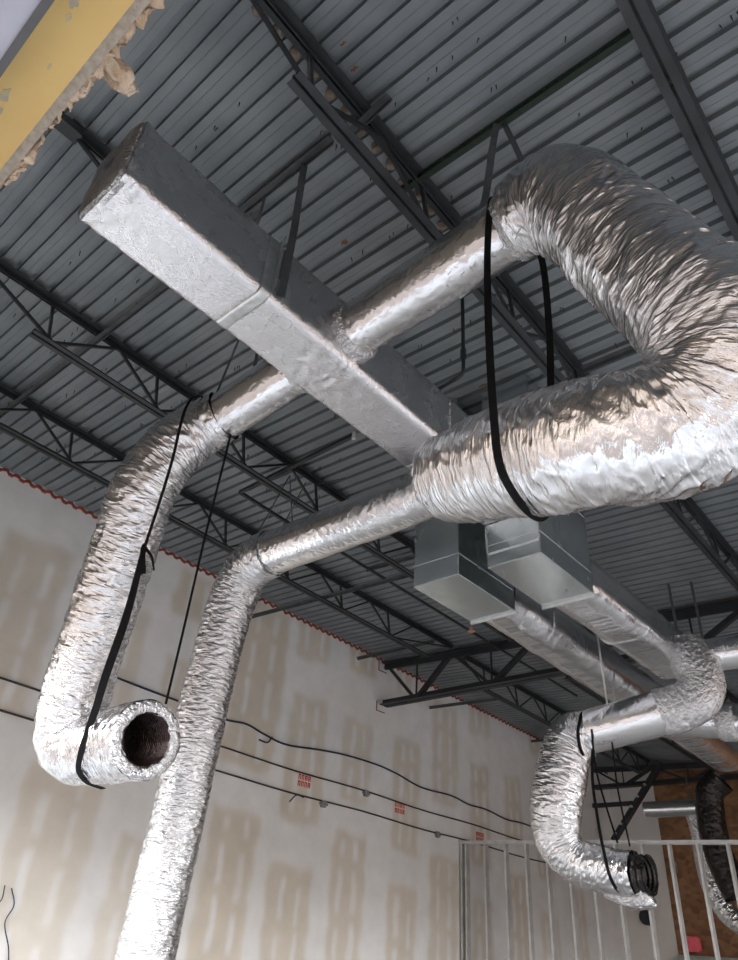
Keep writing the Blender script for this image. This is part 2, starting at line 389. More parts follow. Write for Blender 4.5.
# front bulkhead over the open shopfront: yellow sheathing soffit above the eye
bm = bmesh.new(); box(bm, XW-.2, XR+.2, .0, .135, 2.0, 4.45); tag(obj('wall_front', bm, M['yellow']), kind='structure')
bm = bmesh.new(); box(bm, XW-.2, XR+.2, .137, .165, 2.03, 4.4)
rs = random.Random(5)
tag(obj('trim_2', bm, M['core']), kind='structure')
bm = bmesh.new(); box(bm, XW-.2, XR+.2, -.022, .0, 1.93, 2.15); tag(obj('trim_3', bm, M['alu_dark']), kind='structure')
bm = bmesh.new(); box(bm, XW-.2, XR+.2, -.16, -.022, 1.95, 2.15); tag(obj('window_1', bm, M['alu']), kind='structure')
bm = bmesh.new(); box(bm, XW-.2, XR+.2, -.16, .0, 2.15, 4.45); tag(obj('trim_4', bm, M['core']), kind='structure')

# ragged wool hanging behind the soffit
def wool(name, pts, rad, seed, label, cat):
    p = catmull(pts, .006); n = len(p)
    def sc(f): return rad(f)
    def d(s, q, nx, nz, f):
        w = Vector((s*22+seed, nx*1.6, nz*1.6)); return .022*noise.noise(w)+.014*noise.noise(w*2.3)+.006*noise.noise(w*7)
    bm = sweep(p, circ(1, 28), None, sc)
    for v in bm.verts:
        w = v.co*24+Vector((seed,0,0)); v.co += Vector((noise.noise(w*1.6), noise.noise(w*1.6+Vector((9,0,0))), noise.noise(w*1.6+Vector((0,7,0)))))*.020+Vector((noise.noise(w*4), noise.noise(w*4+Vector((5,0,0))), noise.noise(w*4+Vector((0,0,5)))))*.010
    bm.normal_update()
    return tag(obj(name, bm, M['wool'], smooth=True), label, cat)
wool('insulation_tuft', [(-1.40,.155,2.24),(-1.405,.17,2.2),(-1.40,.205,2.185),(-1.42,.25,2.2),(-1.43,.29,2.215)], lambda f: .036*(.5+.5*min(1, f*2.5))*(1-.55*max(0, f-.75)/.25), 3, 'torn tuft of brown mineral wool dangling beyond the yellow soffit edge', 'insulation')
wool('insulation_strip', [(-2.3,.168,2.06),(-1.9,.17,2.06),(-1.75,.172,2.05),(-1.6,.168,2.06),(-1.48,.172,2.07),(-1.3,.17,2.07),(-.9,.168,2.06)], lambda f: .009+.006*math.sin(f*23)+.008*max(0, math.sin(f*9+1)), 8, 'ragged strip of brown insulation along the far edge of the yellow soffit', 'insulation')
# grey scrapes where the yellow facing is rubbed off
fw = bpy.data.objects['wall_front']
for k, (x, y, r) in enumerate(((-1.215,.035,.014),(-1.26,.045,.008),(-1.60,.03,.016),(-1.66,.045,.010),(-1.75,.02,.02),(-1.42,.075,.006))):
    bm = bmesh.new(); vs = []
    for q in range(18):
        th = 2*PI*q/18; rr = r*(.7+.7*abs(noise.noise(Vector((math.cos(th)*1.6+k*7, math.sin(th)*1.6, 0)))*1.6)); vs.append(bm.verts.new((x+rr*math.cos(th)*1.7, y+rr*.7*math.sin(th), 1.9985)))
    bm.faces.new(vs); f2 = bmesh.ops.extrude_face_region(bm, geom=bm.faces[:]); bmesh.ops.translate(bm, vec=(0,0,.001), verts=[v for v in f2['geom'] if isinstance(v, bmesh.types.BMVert)])
    o = obj('scrape_mark', bm, M['patch'], fw); o['label'] = 'grey scraped patch'

# dark steel beam carrying the joist ends at the front
t = thing('steel_beam', 'dark steel beam carrying the joist ends beyond the yellow soffit', 'beam', (-1.5,.245,4.15))
bm = bmesh.new(); bar(bm, (XW+.02,.245,deckz(XW,.4)-.48), (XR,.245,deckz(XR,.4)-.48), .18, .018); obj('bottom_flange', bm, M['steel'], t)
bm = bmesh.new(); bar(bm, (XW+.02,.245,deckz(XW,.4)-.306), (XR,.245,deckz(XR,.4)-.306), .015, .33); obj('web', bm, M['steel'], t)
bm = bmesh.new(); bar(bm, (XW+.02,.245,deckz(XW,.4)-.132), (XR,.245,deckz(XR,.4)-.132), .18, .018); obj('top_flange', bm, M['steel'], t)

# ------------------------------------------------------------------ bar joists
def joist(x, y0, y1, label, group, phase, dark='steel', lowfrac=None):
    zt = deckz(x, y0); t = thing('bar_joist', label, 'joist', (x, y0, zt-.5), group)
    top = lambda y: deckz(x, y)-.03; bot = lambda y: deckz(x, y)-.485
    bm = bmesh.new()
    for s in (-1, 1): angle(bm, (x+s*.012, y0, top(y0)-.02), (x+s*.012, y1, top(y1)-.02), .052, .007, s, -1)
    box(bm, x-.05, x+.05, y0-.14, y0+.1, top(y0)-.088, top(y0)-.02)
    obj('top_chord', bm, M['steel'], t)
    a, b = y0+.72, y1-.72; bm = bmesh.new()
    for s in (-1, 1): angle(bm, (x+s*.012, a, bot(a)), (x+s*.012, b, bot(b)), .045, .007, s, 1)
    obj('bottom_chord', bm, M[dark], t)
    def web(p, q, r=.011):
        bm = bmesh.new(); bar(bm, p, q, .024, .024); obj('web_member', bm, M['steel'], t)
    yb = y0+.9; first = True
    if first: web((x, y0+.05, top(y0)-.06), (x, yb, bot(yb)+.03))
    while yb < y1-.6:
        web((x, yb-.04, bot(yb)+.03), (x, yb-.12, top(yb)-.05))
        nt = yb+.56
        if nt < y1-.3:
            web((x, yb, bot(yb)+.03), (x, nt, top(nt)-.05)); yn = yb+1.12
            if yn < y1-.6: web((x, nt, top(nt)-.05), (x, yn, bot(yn)+.03))
        yb += 1.12
    web((x, yb-1.12, bot(yb)+.03), (x, y1-.05, top(y1)-.06))
    return t
JX = [-6.83,-5.16,-3.49,-1.82,-.22]
lab1 = ['dark bar joist nearest the taped wall in the front bay','second dark bar joist from the taped wall, in the front bay','dark bar joist starting at the front beam above the capped trunk end',
        'bar joist with lit grey double bottom chord above the trunk duct','steel joist seen edge-on at the top right, right of the green strut']
j0 = joist(JX[0], .45, 9.72, lab1[0], 'bar joists of the front bay', 0)
for k in range(1, 3): dup(j0, (JX[k]-JX[0], 0, SX*(JX[k]-JX[0])), lab1[k])
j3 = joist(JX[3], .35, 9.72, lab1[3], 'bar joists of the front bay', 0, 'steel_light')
dup(j3, (JX[4]-JX[3], 0, SX*(JX[4]-JX[3])), lab1[4])
lab2 = ['bar joist beyond the truss girder, closest to the taped wall','bar joist beyond the truss girder, second from the taped wall','bar joist beyond the truss girder, over the left rear duct',
        'bar joist beyond the truss girder, at the right edge of the view']
j9 = joist(-6.9, 10.05, 18.3, lab2[0], 'bar joists of the rear bay', 0)
for k in range(1, 4): dup(j9, (1.67*k, 0, SX*1.67*k), lab2[k])

# ------------------------------------------------------------------ truss girders
def girder(y, zt, zb, label, x0, x1, tops, brace=False):
    t = thing('truss_girder', label, 'truss', (x0, y, zb))
    zt_ = lambda x: zt+SX*(x-x0)*.6
    for nm, z in (('top_chord', zt), ('bottom_chord', zb)):
        bm = bmesh.new()
        for s in (-1, 1):
            f = -1 if nm == 'top_chord' else 1
            dz = SX*(x1-x0)*(.9 if nm == 'top_chord' else .0)
            angle(bm, (x0, y+s*.02, z), (x1, y+s*.02, z+dz), .10, .011, -s, f)
        obj(nm, bm, M['steel'], t)
    zz = lambda x: zt-.05+SX*(x-x0)*.9
    for i in range(len(tops)-1):
        a, b = tops[i], tops[i+1]; m_ = (a+b)/2-.02
        bm = bmesh.new(); bar(bm, (a+.05, y, zz(a)), (m_-.04, y, zb+.04), .05, .05); obj('web_member', bm, M['steel'], t)
        bm = bmesh.new(); bar(bm, (m_+.04, y, zb+.04), (b-.05, y, zz(b)), .09, .07); obj('web_member', bm, M['steel_light' if False else 'steel'], t)
        bm = bmesh.new(); bar(bm, (m_, y, zb+.03), (m_, y, zz(m_)), .025, .025); obj('web_member', bm, M['steel'], t)
    return t
girder(9.9, 4.54, 3.76, 'truss girder with heavy diagonals framing into the taped wall behind the plenum boxes', XW+.05, XR-.05, [XW+.08,-6.95,-5.3,-3.66,-2.0,-.4,1.2])
girder(18.5, 4.35, 3.85, 'far truss girder in the dark rear of the room before the strand board', XW+.05, -.2, [XW+.08,-6.9,-5.2,-3.5,-1.9,-.3])
# wall pocket around the girder ends
for z in (4.52, 3.77):
    bm = bmesh.new(); box(bm, XW, XW+.015, 9.76, 10.0, z-.12, z-.108); box(bm, XW, XW+.015, 9.76, 9.772, z-.11, z+.06)
    o = obj('sealant_rim', bm, M['caulk'], wall); o['label'] = 'red sealant around the girder pocket'
t = thing('knee_brace', 'broad bolted steel knee brace slanting down in the dark rear corner', 'brace', (-8.0,18.3,2.7))
bm = bmesh.new(); bar(bm, (-8.05,18.3,2.62), (-6.6,18.3,4.3), .08, .24, (0,-1,0)); obj('channel', bm, M['steel'], t)
for f in (.08,.2,.42,.55,.7):
    bm = bmesh.new(); p = Vector((-8.05,18.25,2.62)).lerp(Vector((-6.6,18.25,4.3)), f); cyl(bm, p, p+Vector((0,-.13,0)), .03, 10); obj('bolt', bm, M['galv_edge'], t)
bm = bmesh.new(); bar(bm, (-8.5,18.3,3.42), (-7.45,18.3,3.42), .07, .1); tag(obj('steel_stub', bm, M['steel']), 'short dark horizontal steel bar joining the knee brace to the wall', 'bar')

# bridging bars
def bridging(p, q, label, w=.045):
    bm = bmesh.new(); angle(bm, p, q, w, .006, 1, -1)
    bar(bm, Vector(p)+Vector((0,0,-.001)), Vector(q)+Vector((0,0,-.001)), .03, .006)
    tag(obj('bridging_bar', bm, M['bridge']), label, 'bracing bar', 'horizontal bridging between joists')
def tb(x, y): return (x, y, deckz(x,y)-.10)
bridging(tb(-8.5,1.72), tb(-2.9,1.72), 'grey bridging bar crossing the joists left of the trunk duct')
bridging(tb(-2.06,1.68), tb(-1.6,1.64), 'short grey bar tying across the lit joist at the top')
bridging((-8.48,6.5,4.28), (-4.4,6.55,4.14), 'bridging bar running over the elbow of the wall-side riser to the first plenum')
bridging((-8.48,9.1,4.42), (-6.7,9.05,4.38), 'bridging bar meeting the taped wall just before the truss girder')
bridging((-8.48,11.3,4.1), (-6.9,11.3,4.05), 'bridging bar meeting the taped wall just beyond the truss girder')
bridging((-8.48,15.3,4.35), (-5.3,15.3,4.25), 'farthest bridging bar by the taped wall, above the small elbow')
bridging(tb(-1.75,4.5), tb(.6,4.5), 'bridging bar seen through the loop of the big hose')
bridging((-6.1,6.6,4.5), (-2.0,6.6,4.3), 'bridging bar behind the plenum shafts')

# green slotted strut and grey angle the branch straps hang from
bm = bmesh.new(); p0, p1 = (-2.0,2.18,4.44), (-.28,2.18,4.37)
bar(bm, p0, p1, .006, .055); bar(bm, Vector(p0)+Vector((0,.02,.027)), Vector(p1)+Vector((0,.02,.027)), .04, .005); bar(bm, Vector(p0)+Vector((0,.02,-.027)), Vector(p1)+Vector((0,.02,-.027)), .04, .005)
for k in range(34):
    q = Vector(p0).lerp(Vector(p1), (k+.5)/34); box(bm, q.x-.012, q.x+.012, q.y-.007, q.y-.003, q.z-.008, q.z+.008)
tag(obj('slotted_strut', bm, M['strut_green']), 'green slotted steel strut spanning two joists at the top of the picture', 'strut')
bm = bmesh.new(); angle(bm, (-3.1,1.64,deckz(-3,1.6)-.06), (-2.1,1.64,deckz(-2.1,1.6)-.06), .05, .006, 1, -1)
tag(obj('hanger_angle', bm, M['bridge']), 'short grey angle under the deck holding the trunk duct straps', 'bracket')

# strut frame with thin rods over the wall-side branch
t = thing('strut_frame', 'black strut frame with thin hanging wires above the lower branch duct', 'frame', (-5.8,4.0,4.3))
bm = bmesh.new(); bar(bm, (-5.78,4.0,4.3), (-3.98,3.97,4.3), .035, .035); bar(bm, (-5.7,4.06,4.34), (-4.1,4.03,4.34), .02, .02); obj('cross_bar', bm, M['steel'], t)
bm = bmesh.new(); bar(bm, (-5.78,4.0,4.3), (-5.8,4.85,4.28), .035, .035); obj('side_bar', bm, M['steel'], t)
for a, b in (((-5.05,4.1,4.3),(-4.75,3.5,3.0)),((-5.05,4.1,4.3),(-4.1,3.45,3.0)),((-5.0,4.3,4.3),(-4.9,3.8,2.98)),((-4.62,4.55,4.35),(-4.55,4.1,4.0))):
    bm = bmesh.new(); cyl(bm, a, b, .006, 6); obj('hanging_wire', bm, M['strap_grey'], t)
bm = bmesh.new(); cyl(bm, (-3.98,3.97,4.33), (-3.98,3.97,4.25), .02, 10); obj('white_cap', bm, M['white'], t)
# long black pipe parallel with the joists
bm = bmesh.new(); cyl(bm, (-5.95,5.75,4.42), (-5.95,12.6,4.3), .022, 10)
tag(obj('black_pipe', bm, M['steel']), 'long thin black pipe running between joists towards the girder', 'pipe')
# gas pipe by the plenum shaft
t = thing('gas_pipe', 'thin black pipe with fittings dropping and bending beside the trunk duct', 'pipe', (-2.2,3.28,3.6))
bm = sweep(smooth_path(line((-2.19,3.28,4.48),(-2.19,3.28,3.64),.02)+line((-2.21,3.28,3.62),(-2.60,3.29,3.60),.02), 3), circ(.015, 10)); obj('pipe_run', bm, M['steel'], t, True)
bm = bmesh.new(); cyl(bm, (-2.19,3.28,3.88), (-2.19,3.28,3.79), .024, 10); obj('union_fitting', bm, M['steel'], t)

# ------------------------------------------------------------------ trunk duct
TX0, TX1, TZ0, TZ1 = -2.745, -2.325, 3.0, 3.5
t = thing('trunk_duct', 'rectangular foil-wrapped trunk duct with a crumpled capped end', 'duct', (-2.53,.6,3.0))
trunk = t
prof = rrect(TX1-TX0, TZ1-TZ0, .055, .016)
cx, cz = (TX0+TX1)/2, (TZ0+TZ1)/2
L = 4.31-.58
def trunk_d(s, p, nx, nz, f):
    q = Vector((s*7, p*7, 3)); a = ridge(noise.noise(q*1.6)); b = ridge(noise.noise(q*4.3)); c = noise.noise(Vector((s*1.3, nx, nz)))
    j = math.exp(-((s-.0)/.10)**2)+.8*math.exp(-((s-1.58)/.22)**2)*(1 if nx > -.5 else .6)
    sag = .010*math.exp(-((s-.9)/.02)**2)
    return .0018*(1+6*j)*(a*.7+b*.6)+.005*c-sag
bm = sweep(line((cx,.60,cz),(cx,4.33,cz),.014), prof, trunk_d); obj('insulation_wrap', bm, M['foil_trunk'], t, True)
bm = sweep(line((cx,.63,cz),(cx,.585,cz),.01), prof, crinkle(.006, 9, 14, .004), lambda f: 1.01-.04*f*f, False, True); o = obj('end_cap', bm, M['foil_torn'], t, True); o['label'] = 'crumpled dark folded end'
def band(par, p, q, prof, grow, mat, name='tape_band', seed=0):
    pr = [(x+nx*grow, z+nz*grow, nx, nz) for x, z, nx, nz in prof]
    bm = sweep(line(p, q, .006), pr, crinkle(.0015, seed, 14, .002), lambda f: 1-.05*abs(2*f-1)**6); return obj(name, bm, mat, par, True)
o = band(t, (cx,1.47,cz), (cx,1.56,cz), prof, .006, M['tape'], seed=2); o['label'] = 'smooth grey foil tape band'
o = band(t, (cx,3.28,cz), (cx,3.31,cz), prof, .007, M['foil_torn'], seed=4)

# branch through the trunk: left piece and right piece
RB = .168
def collar(par, c, d, r, seed, w=.05):
    par = next((k for k in par.children if k.name.startswith(('insulation_wrap','foil_jacket'))), par)
    c = Vector(c); d = Vector(d).normalized()
    bm = sweep(line(c-d*w, c+d*w, .006), circ(r, 64), crinkle(.009, seed, 22, .006), lambda f: 1-.16*abs(2*f-1)**5); o = obj('taped_collar', bm, M['foil_torn'], par, True); return o
t = thing('branch_duct', 'round foil branch duct leaving the trunk towards the taped wall', 'duct', (-3.3,2.2,3.2), 'round branches of the front trunk')
Lb = 1.25
bm = sweep(line((TX0+.02,2.2,3.22),(-3.74,2.13,3.06),.010), circ(RB, 96), crinkle(.0035, 21, 9, .006, 2.2, 1.05)); obj('insulation_wrap', bm, M['foil_duct'], t, True)
collar(t, (TX0-.03,2.2,3.215), (-1,0,-.12), RB+.012, 5)
t = thing('branch_duct', 'round foil branch duct rising from the trunk to the big looping hose', 'duct', (-1.6,2.2,3.2), 'round branches of the front trunk')
bm = sweep(line((TX1-.02,2.2,3.24),(-.95,2.12,3.22),.010), circ(RB+.004, 96), crinkle(.004, 33, 9, .006, 2.5, 1.36)); obj('insulation_wrap', bm, M['foil_duct'], t, True)
collar(t, (TX1+.04,2.2,3.24), (1,0,0), RB+.022, 6, .06); collar(t, (-1.05,2.125,3.22), (1,0,0), RB+.02, 7, .09)

# ------------------------------------------------------------------ big looping hose
t = thing('flexible_duct', 'huge foil hose looping off the branch duct and sagging in a wide U', 'flexible duct', (-.9,2.2,1.6))
U = [(-1.06,2.11,3.22),(-.89,2.10,3.20),(-.78,2.11,3.12),(-.67,2.13,2.92),(-.56,2.17,2.64),(-.44,2.18,2.33),(-.34,2.21,2.07),(-.355,2.24,1.86),(-.475,2.26,1.74),(-.645,2.24,1.695),(-.845,2.20,1.715),(-1.08,2.22,1.785),(-1.32,2.27,1.865),(-1.53,2.32,1.92),(-1.68,2.34,1.96)]
pts = smooth_path(catmull(U, .0062), 30); NU = len(pts)
def sU(f):
    if f < .12: return .80+.20*min(1, f/.08)
    if f > .85: return 1-.14*((f-.85)/.15)**2
    return 1+.02*math.sin(f*9)
def dU(s, p, nx, nz, f):
    base = crumple(.0135, 5, 7.5, .8, .55, .018)(s+.07*nx+.03*nz, p, nx, nz, f)*(.65+.9*max(0, noise.noise(Vector((s*3, nx*1.5, nz*1.5)))+.25))
    k = .55+.75*math.exp(-((f-.56)/.13)**2)+.5*math.exp(-((f-.22)/.15)**2)
    return base*k
bm = sweep(pts, circ(.250, 180, 2.6), dU, sU); obj('foil_jacket', bm, M['foil_flex'], t, True)
a, b = pts[-1], pts[-10]; d = (a-b).normalized()
bm = sweep(line(a-d*.03, a+d*.035, .006), circ(.205, 120), crumple(.010, 8, 30, 1.4), lambda f: 1-.10*f*f, False, True); obj('crimped_end', bm, M['foil_torn'], t, True)
collar(t, pts[3], pts[3]-pts[0], .192, 12, .05)

# ------------------------------------------------------------------ wall-side lower branch and riser
t = thing('riser_duct', 'foil duct running from under the trunk, elbowing down to the floor', 'duct', (-4.9,3.4,-1.6))
pts = line((-1.95,2.75,2.18),(-2.0,2.78,2.22),.012)
Bp = [(-2.42,3.36,2.765),(-3.0,3.4,2.775),(-3.6,3.4,2.78),(-4.2,3.4,2.785),(-4.43,3.4,2.77),(-4.60,3.4,2.68),(-4.70,3.4,2.48),(-4.76,3.4,2.2),(-4.82,3.4,1.6),(-4.88,3.4,.8),(-4.94,3.4,-.15),(-5.0,3.4,-1.59)]
pp = smooth_path(catmull(Bp, .009), 14); cum = 0; cut = 0
for i in range(1, len(pp)):
    cum += (pp[i]-pp[i-1]).length
    if cum < 1.86: cut = i
bm = sweep(pp[:cut], circ(.185, 96), crinkle(.004, 44, 9, .007, 1.2, 1.86)); obj('insulation_wrap', bm, M['foil_duct'], t, True)
def dR(s, p, nx, nz, f): return crumple(.0085, 17, 20, 1.6, .6, .007)(s, p, nx, nz, f)*(1.35-.7*f)
bm = sweep(pp[cut-4:], circ(.196, 120), dR); obj('foil_jacket', bm, M['foil_riser'], t, True)
collar(t, pp[cut-2], pp[cut]-pp[cut-6], .192, 15, .04)

# ------------------------------------------------------------------ left hose with open mouth
t = thing('flexible_duct', 'foil hose hanging on the left with a dark open mouth facing the viewer', 'flexible duct', (-4.3,2.2,1.0))
FLp = [(-3.48,2.15,3.105),(-3.66,2.10,3.04),(-3.80,2.0,2.84),(-3.97,1.96,2.52),(-4.11,2.02,2.23),(-4.28,2.08,1.91),(-4.43,2.14,1.61),(-4.55,2.19,1.31),(-4.62,2.25,1.08),(-4.53,2.31,.97),(-4.24,2.35,.96),(-3.99,2.34,.955),(-3.81,2.33,.94)]
pts = smooth_path(catmull(FLp, .0062), 26)
def sL(f): return .82+.18*min(1, f/.12)+.02*max(0, (f-.8)/.2)
bm = sweep(pts, circ(.212, 150), crumple(.0105, 71, 12, 1.2, .5, .010), sL); obj('foil_jacket', bm, M['foil_flex'], t, True)
a = pts[-1]; d = (pts[-1]-pts[-12]).normalized()
# rolled insulation rim and inner liner
rim = bmesh.new(); F = frames([a-d*.02, a, a+d*.02])[1]; n = 96; R0, R1 = .148, .222; rows = []
for k in range(13):
    ang = PI*k/12; ring = []
    for q in range(n):
        th = 2*PI*q/n; rr = (R0+R1)/2-(R1-R0)/2*math.cos(ang)*-1*-1; off = .028*math.sin(ang)
        v = a+(F[1]*math.cos(th)+F[2]*math.sin(th))*rr+d*(off-.006)
        v += (F[1]*math.cos(th)+F[2]*math.sin(th))*.009*noise.noise(Vector((math.cos(th)*5, math.sin(th)*5, k*.5)))+d*.014*noise.noise(Vector((math.cos(th)*6+4, math.sin(th)*6, k*.6)))
        ring.append(rim.verts.new(v))
    rows.append(ring)
uvl = rim.loops.layers.uv.new('UVMap')
for k in range(12):
    for q in range(n):
        f = rim.faces.new((rows[k][q], rows[k][(q+1)%n], rows[k+1][(q+1)%n], rows[k+1][q]))
        for l, (uu, vv) in zip(f.loops, ((k,q),(k,q+1),(k+1,q+1),(k+1,q))): l[uvl].uv = (uu*.008, vv*.012)
rim.normal_update(); obj('rolled_rim', rim, M['foil_torn'], t, True)
def liner(par, a, d, r, depth, mat, pitch=.022, out=.0, seed=0, amp=.005):
    bm = sweep(line(a+d*out, a-d*depth, .003), circ(r, 72), lambda s, p, nx, nz, f: amp*math.sin(s*2*PI/pitch+math.atan2(nz, nx))+.004*noise.noise(Vector((s*20, nx*3, nz*3+seed))), None, False, False)
    return obj('inner_liner', bm, mat, par, True)
o = liner(t, a, d, .150, .42, M['liner_brown'], out=.012); o['label'] = 'dark ribbed brown inner liner'
bm = bmesh.new(); cyl(bm, a-d*.42, a-d*.43, .152, 40); obj('liner_back', bm, M['liner'], o)

# ------------------------------------------------------------------ plenum boxes and their shafts
def plenum(x0, x1, y0, y1, z0, label, seam=True):
    t = thing('plenum_box', label, 'duct box', ((x0+x1)/2, y0, z0), 'galvanised drop boxes under the roof')
    zt = deckz((x0+x1)/2, y1)-.02; bm = bmesh.new(); box(bm, x0, x1, y0, y1, z0, zt)
    bmesh.ops.bevel(bm, geom=bm.edges[:], offset=.006, segments=2, affect='EDGES')
    # shallow cross-broken panels
    obj('sheet_metal_body', bm, M['galv'], t)
    for z in (z0+.20, z0+.75, z0+1.3):
        bm = bmesh.new(); bar(bm, (x0-.002,y0-.002,z), (x1+.002,y0-.002,z), .006, .006); bar(bm, (x1+.002,y0-.004,z), (x1+.002,y1,z), .006, .006)
        obj('seam', bm, M['galv'], t)
    bm = bmesh.new(); bar(bm, (x0-.01,y1+.004,z0-.008), (x1+.01,y1+.004,z0-.008), .014, .03); obj('flange', bm, M['galv_edge'], t)['label'] = 'bright bottom flange at the rear'
    return t
p1 = plenum(-3.42, -2.95, 4.30, 5.19, 2.6, 'left galvanised plenum box, lower corner lit, beside the first rear duct')
p2 = plenum(-2.70, -2.22, 4.34, 5.23, 2.6, 'right galvanised plenum box under the end of the trunk duct')
bm = sweep(line((-2.46,4.322,2.95),(-2.46,4.342,2.95),.006), rrect(.475, .46, .02, .02), crinkle(.004, 3, 14, .004)); obj('tape_patch', bm, M['foil_torn'], p2, True)['label'] = 'crumpled foil tape where the trunk enters'

# ------------------------------------------------------------------ rear ducts
t = thing('rear_duct', 'long foil-wrapped duct leaving the left plenum box', 'duct', (-3.18,5.2,2.6), 'foil-wrapped ducts leaving the plenum boxes')
pr = rrect(.47, .44, .17, .02)
bm = sweep(line((-3.18,5.19,2.82),(-3.18,11.5,2.72),.02), pr, crumple(.006, 91, 5, 1.4, .7, .012)); obj('insulation_wrap', bm, M['foil_duct'], t, True)
for y in (5.9, 7.0): band(t, (-3.18,y,2.815), (-3.18,y+.06,2.812), pr, .006, M['foil_torn'], seed=int(y))
t = thing('rear_duct', 'foil-wrapped duct leaving the right plenum box and ending in round branches', 'duct', (-2.46,5.2,2.6), 'foil-wrapped ducts leaving the plenum boxes')
pr = rrect(.48, .44, .15, .02)
bm = sweep(line((-2.46,5.23,2.82),(-2.40,7.5,2.80),.016), pr, crumple(.005, 95, 5, 1.4, .7, .010), None, False, True); obj('insulation_wrap', bm, M['foil_duct'], t, True)
band(t, (-2.45,6.3,2.81), (-2.45,6.36,2.81), pr, .006, M['foil_torn'], seed=3)
# elbow dropping to the small left branch
pts = smooth_path(catmull([(-2.20,7.25,2.76),(-2.11,7.17,2.55),(-2.06,7.12,2.36),(-2.11,7.06,2.21),(-2.26,7.0,2.12),(-2.45,6.94,2.075)], .008), 8)
bm = sweep(pts, circ(.205, 90), crumple(.011, 31, 14, 1.8, .7, .01), None, False, False); obj('taped_elbow', bm, M['foil_torn'], t, True)
bm = sweep(line((-2.38,6.96,2.09),(-3.24,6.72,1.91),.010), circ(.205, 90), crinkle(.003, 60, 9, .005)); obj('round_branch', bm, M['foil_duct'], t, True)
# round outlets to the right
t2 = thing('round_duct', 'upper round foil duct heading right at the right edge of the view', 'duct', (-2.0,7.3,2.6), 'round ducts leaving the frame at right')
bm = sweep(line((-2.25,7.3,2.68),(-.6,7.55,2.74),.012), circ(.165, 72), crinkle(.003, 64, 9, .005)); obj('insulation_wrap', bm, M['foil_duct'], t2, True)
t2 = thing('round_duct', 'lower round foil duct heading right below the crossing of rear ducts', 'duct', (-2.4,8.4,2.2), 'round ducts leaving the frame at right')
bm = sweep(line((-2.95,8.35,2.42),(-1.2,8.55,2.22),.014), circ(.18, 72), crinkle(.006, 66, 9, .008)); obj('insulation_wrap', bm, M['foil_duct'], t2, True)
collar(t2, (-2.25,8.43,2.33), (1,.1,-.1), .2, 22, .1)

# small right hose
t = thing('flexible_duct', 'smaller foil hose at lower right with a black liner sticking out', 'flexible duct', (-3.2,6.6,.7))
FRp = [(-3.12,6.75,1.925),(-3.25,6.70,1.87),(-3.33,6.64,1.68),(-3.37,6.58,1.45),(-3.42,6.55,1.2),(-3.43,6.57,.97),(-3.31,6.62,.80),(-3.06,6.64,.725),(-2.85,6.66,.69),(-2.76,6.66,.685)]
pts = smooth_path(catmull(FRp, .008), 14)
bm = sweep(pts, circ(.232, 110), crumple(.011, 55, 17, 1.4, .55, .010), lambda f: .92+.08*min(1, f/.1)-.24*min(1, max(0, (f-.45)/.25))); obj('foil_jacket', bm, M['foil_flex'], t, True)
a = pts[-1]; d = (pts[-1]-pts[-8]).normalized()
def closed_liner():
    bm = sweep(line(a-d*.06, a+d*.12, .004), circ(.145, 72), lambda s, p, nx, nz, f: .010*math.sin(s*2*PI/.055)+.012*noise.noise(Vector((s*14, nx*3, nz*3))))
    return obj('inner_liner', bm, M['liner'], t, True)
closed_liner()['label'] = 'glossy black liner end'
bm = sweep(line(a+d*.118, a+d*.12-d*.25, .004), circ(.133, 60), lambda s, p, nx, nz, f: .006*math.sin(s*2*PI/.04)); obj('liner_mouth', bm, M['liner'], t, True)
bm = bmesh.new(); cyl(bm, a-d*.11, a-d*.12, .135, 30); obj('liner_back', bm, M['liner'], t)
pf = smooth_path(catmull([a-d*.30+Vector((0,.03,-.12)), a-d*.12+Vector((0,.03,-.16)), a+d*.02+Vector((.0,.02,-.17)), a+d*.07+Vector((0,.02,-.15))], .008), 3)
bm = sweep(pf, circ(.075, 60), crumple(.014, 4, 22, 2.0), lambda f: .8+.2*f, False, True); obj('loose_jacket_tail', bm, M['foil_torn'], t, True)

# ------------------------------------------------------------------ far ducts behind the stud wall
t = thing('far_duct', 'distant round silver duct in front of the strand board', 'duct', (-5.5,15.5,2.7))
bm = sweep(line((-6.0,15.3,2.72),(-4.6,15.5,2.74),.03), circ(.15, 40), crinkle(.002, 3), None, True, True); obj('insulation_wrap', bm, M['foil_duct'], t, True)
bm = bmesh.new(); cyl(bm, (-5.12,15.42,3.3), (-5.12,15.42,2.9), .012, 6); obj('hanger_rod', bm, M['strap_grey'], t)
t = thing('flexible_duct', 'distant silver hose curling down behind the stud wall at far right', 'flexible duct', (-5,15.8,.6))
bm = sweep(smooth_path(catmull([(-5.2,15.6,2.68),(-5.14,15.6,2.35),(-5.16,15.7,1.8),(-5.1,15.7,1.35),(-4.9,15.7,1.0),(-4.6,15.7,.78),(-4.2,15.7,.75)], .016), 6), circ(.15, 60), crumple(.016, 14, 14, 1.6), lambda f: .75+.55*f); obj('foil_jacket', bm, M['foil_flex'], t, True)
t = thing('flexible_duct', 'distant black flexible duct hanging upright at the right edge', 'flexible duct', (-4.6,15.1,1.1))
bm = sweep(smooth_path(catmull([(-4.3,14.9,3.1),(-4.55,14.9,2.9),(-4.62,14.9,2.5),(-4.62,14.9,2.0),(-4.55,14.9,1.6),(-4.4,14.9,1.2)], .02), 6), circ(.24, 60), crumple(.014, 24, 14, 1.6)); obj('black_jacket', bm, M['liner'], t, True)

